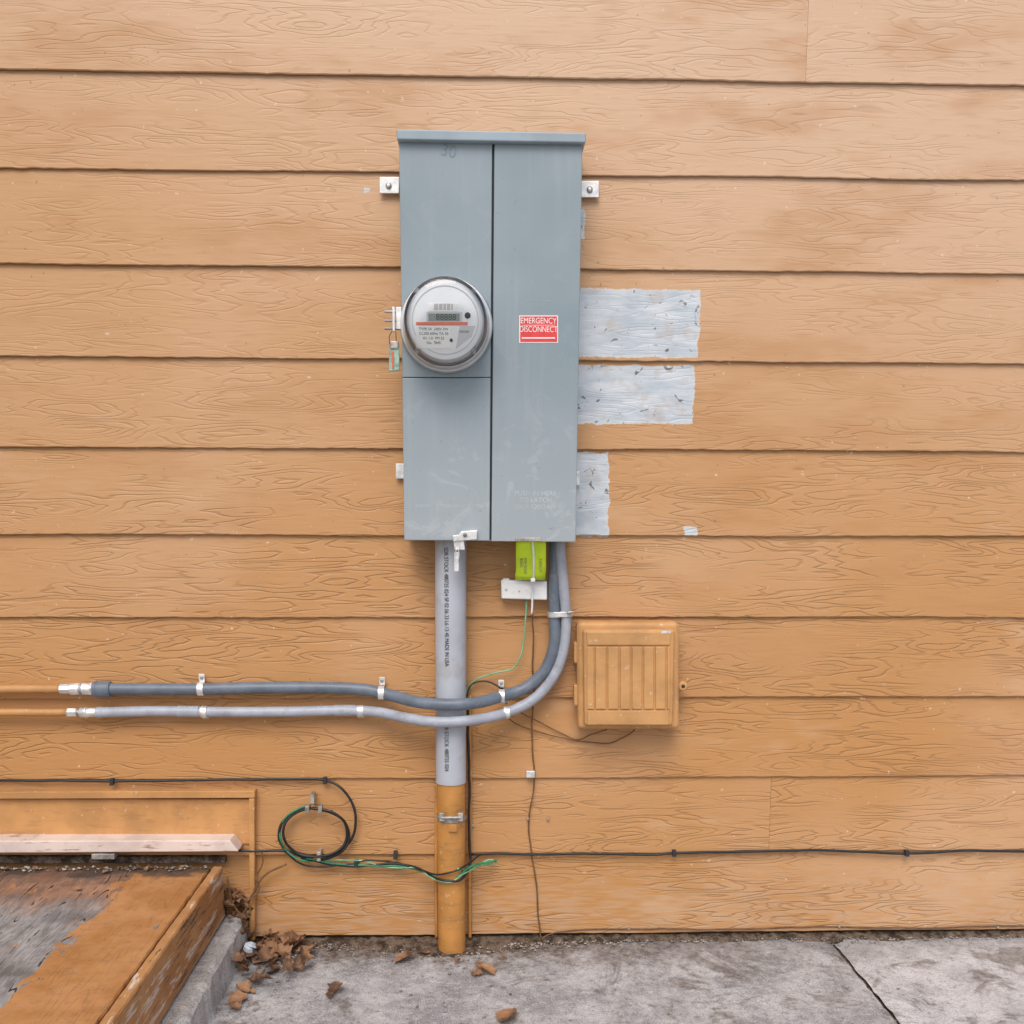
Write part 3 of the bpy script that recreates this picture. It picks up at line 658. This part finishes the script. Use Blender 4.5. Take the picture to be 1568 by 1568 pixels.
# ------------------------------------------------------------------ left: trim, ledge, landing
tf_=empty('door_opening_trim')
slab('infill_board',(-600,1224,382,1292),0.0185,0.010,m_tan,tf_,0.0005)
slab('trim_head',[(-600,1215),(390,1211),(390,1222),(-600,1226)],0.030,0.008,m_tan,tf_,0.0015)
slab('trim_jamb',[(381,1223),(389.5,1223),(390,1440),(382,1440)],0.030,0.008,m_tan,tf_,0.0015)
slab('ledge',[(-600,1289),(352,1287),(365,1304),(-600,1310)],0.062,0.010,m_ledge,tf_,0.002)
slab('ledge_gap_shade_debris',(-600,1312,345,1322),0.028,0.010,m_soil,tf_,0.001)  # dark strip standing in for shade and debris in the gap below the ledge
slab('bracket',(140,1308,175,1316),0.064,0.04,m_zinc,tf_,0.001)
dk=empty('wooden_landing')
th=0.021
def worn_board(name,x0,x1,y0,y1,ztop,h,mat):
    n=90; vs=[];fs=[]
    for k in range(n+1):
        y=y0+(y1-y0)*k/n; j1=noise.noise(Vector((y*30,x0,1)))*0.0022+noise.noise(Vector((y*90,x0,5)))*0.0012; j2=noise.noise(Vector((y*35,x1,8)))*0.0022+noise.noise(Vector((y*95,x1,3)))*0.0012
        for (x,z) in ((x0,ztop-h),(x0+abs(j1),ztop-0.002),(x0+0.003,ztop+j1*0.5),(x1-0.003,ztop+j2*0.5),(x1-abs(j2),ztop-0.003),(x1+j2*0.3,ztop-h)): vs.append((x,y,z))
    for k in range(n):
        for r in range(6): a=k*6+r; b=k*6+(r+1)%6; fs.append((a,b,b+6,a+6))
    fs.append(tuple(range(6))); fs.append(tuple(n*6+i for i in range(6)))
    return new_obj(name,vs,fs,mat,False,dk)
worn_board('rim_board',ex-th,ex,-0.05,-1.35,dz,0.112,m_rim)
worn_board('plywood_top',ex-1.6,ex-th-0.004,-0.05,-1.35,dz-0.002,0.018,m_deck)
box('front_board',(ex-0.81,-1.362,dz-0.055),(1.62,0.02,0.112),m_rim,dk,0.0025)
stx=M(380,1437,0.03).x; stz=M(360,1402,0.03).z
n=60; vs=[];fs=[]
for k in range(n+1):
    y=-0.02-1.5*k/n; w=noise.noise(Vector((y*25,0,0)))*0.010+noise.noise(Vector((y*70,3,0)))*0.005
    for (x,z) in ((-1.9,stz),(ex-0.01,stz),(stx-0.014+w,stz+w*0.4),(stx-0.004+w,stz-0.008),(stx+w*0.6,0.015),(stx+0.003+w,-0.01)):
        vs.append((x,y,z+noise.noise(Vector((x*30,y*30,2)))*0.002))
for k in range(n):
    for r in range(5): A_=k*6+r; fs.append((A_,A_+1,A_+7,A_+6))
fs.append((0,1,2,3,4,5))
new_obj('concrete_step',vs,fs,m_step,False)

# ------------------------------------------------------------------ light
w=bpy.data.worlds.new("World"); scene.world=w; w.use_nodes=True; nt=w.node_tree
bg=nt.nodes['Background']; sk=nt.nodes.new('ShaderNodeTexSky'); sk.sky_type='NISHITA'; sk.sun_disc=False
EL,AZ=math.radians(50),math.radians(190)
sk.sun_elevation=EL; sk.sun_rotation=AZ; sk.dust_density=3.0; sk.air_density=0.9; sk.ozone_density=0.8
nt.links.new(sk.outputs[0],bg.inputs[0]); bg.inputs[1].default_value=0.15
sl=bpy.data.lights.new('sun','SUN'); sl.energy=1.5; sl.angle=math.radians(32); sl.color=(1.0,0.94,0.87)
so=bpy.data.objects.new('sun',sl); scene.collection.objects.link(so)
sd=Vector((math.sin(AZ)*math.cos(EL),math.cos(AZ)*math.cos(EL),math.sin(EL)))
so.rotation_euler=sd.to_track_quat('Z','Y').to_euler(); so.location=sd*8
scene.view_settings.view_transform='Standard'; scene.view_settings.look='None'; scene.view_settings.exposure=0
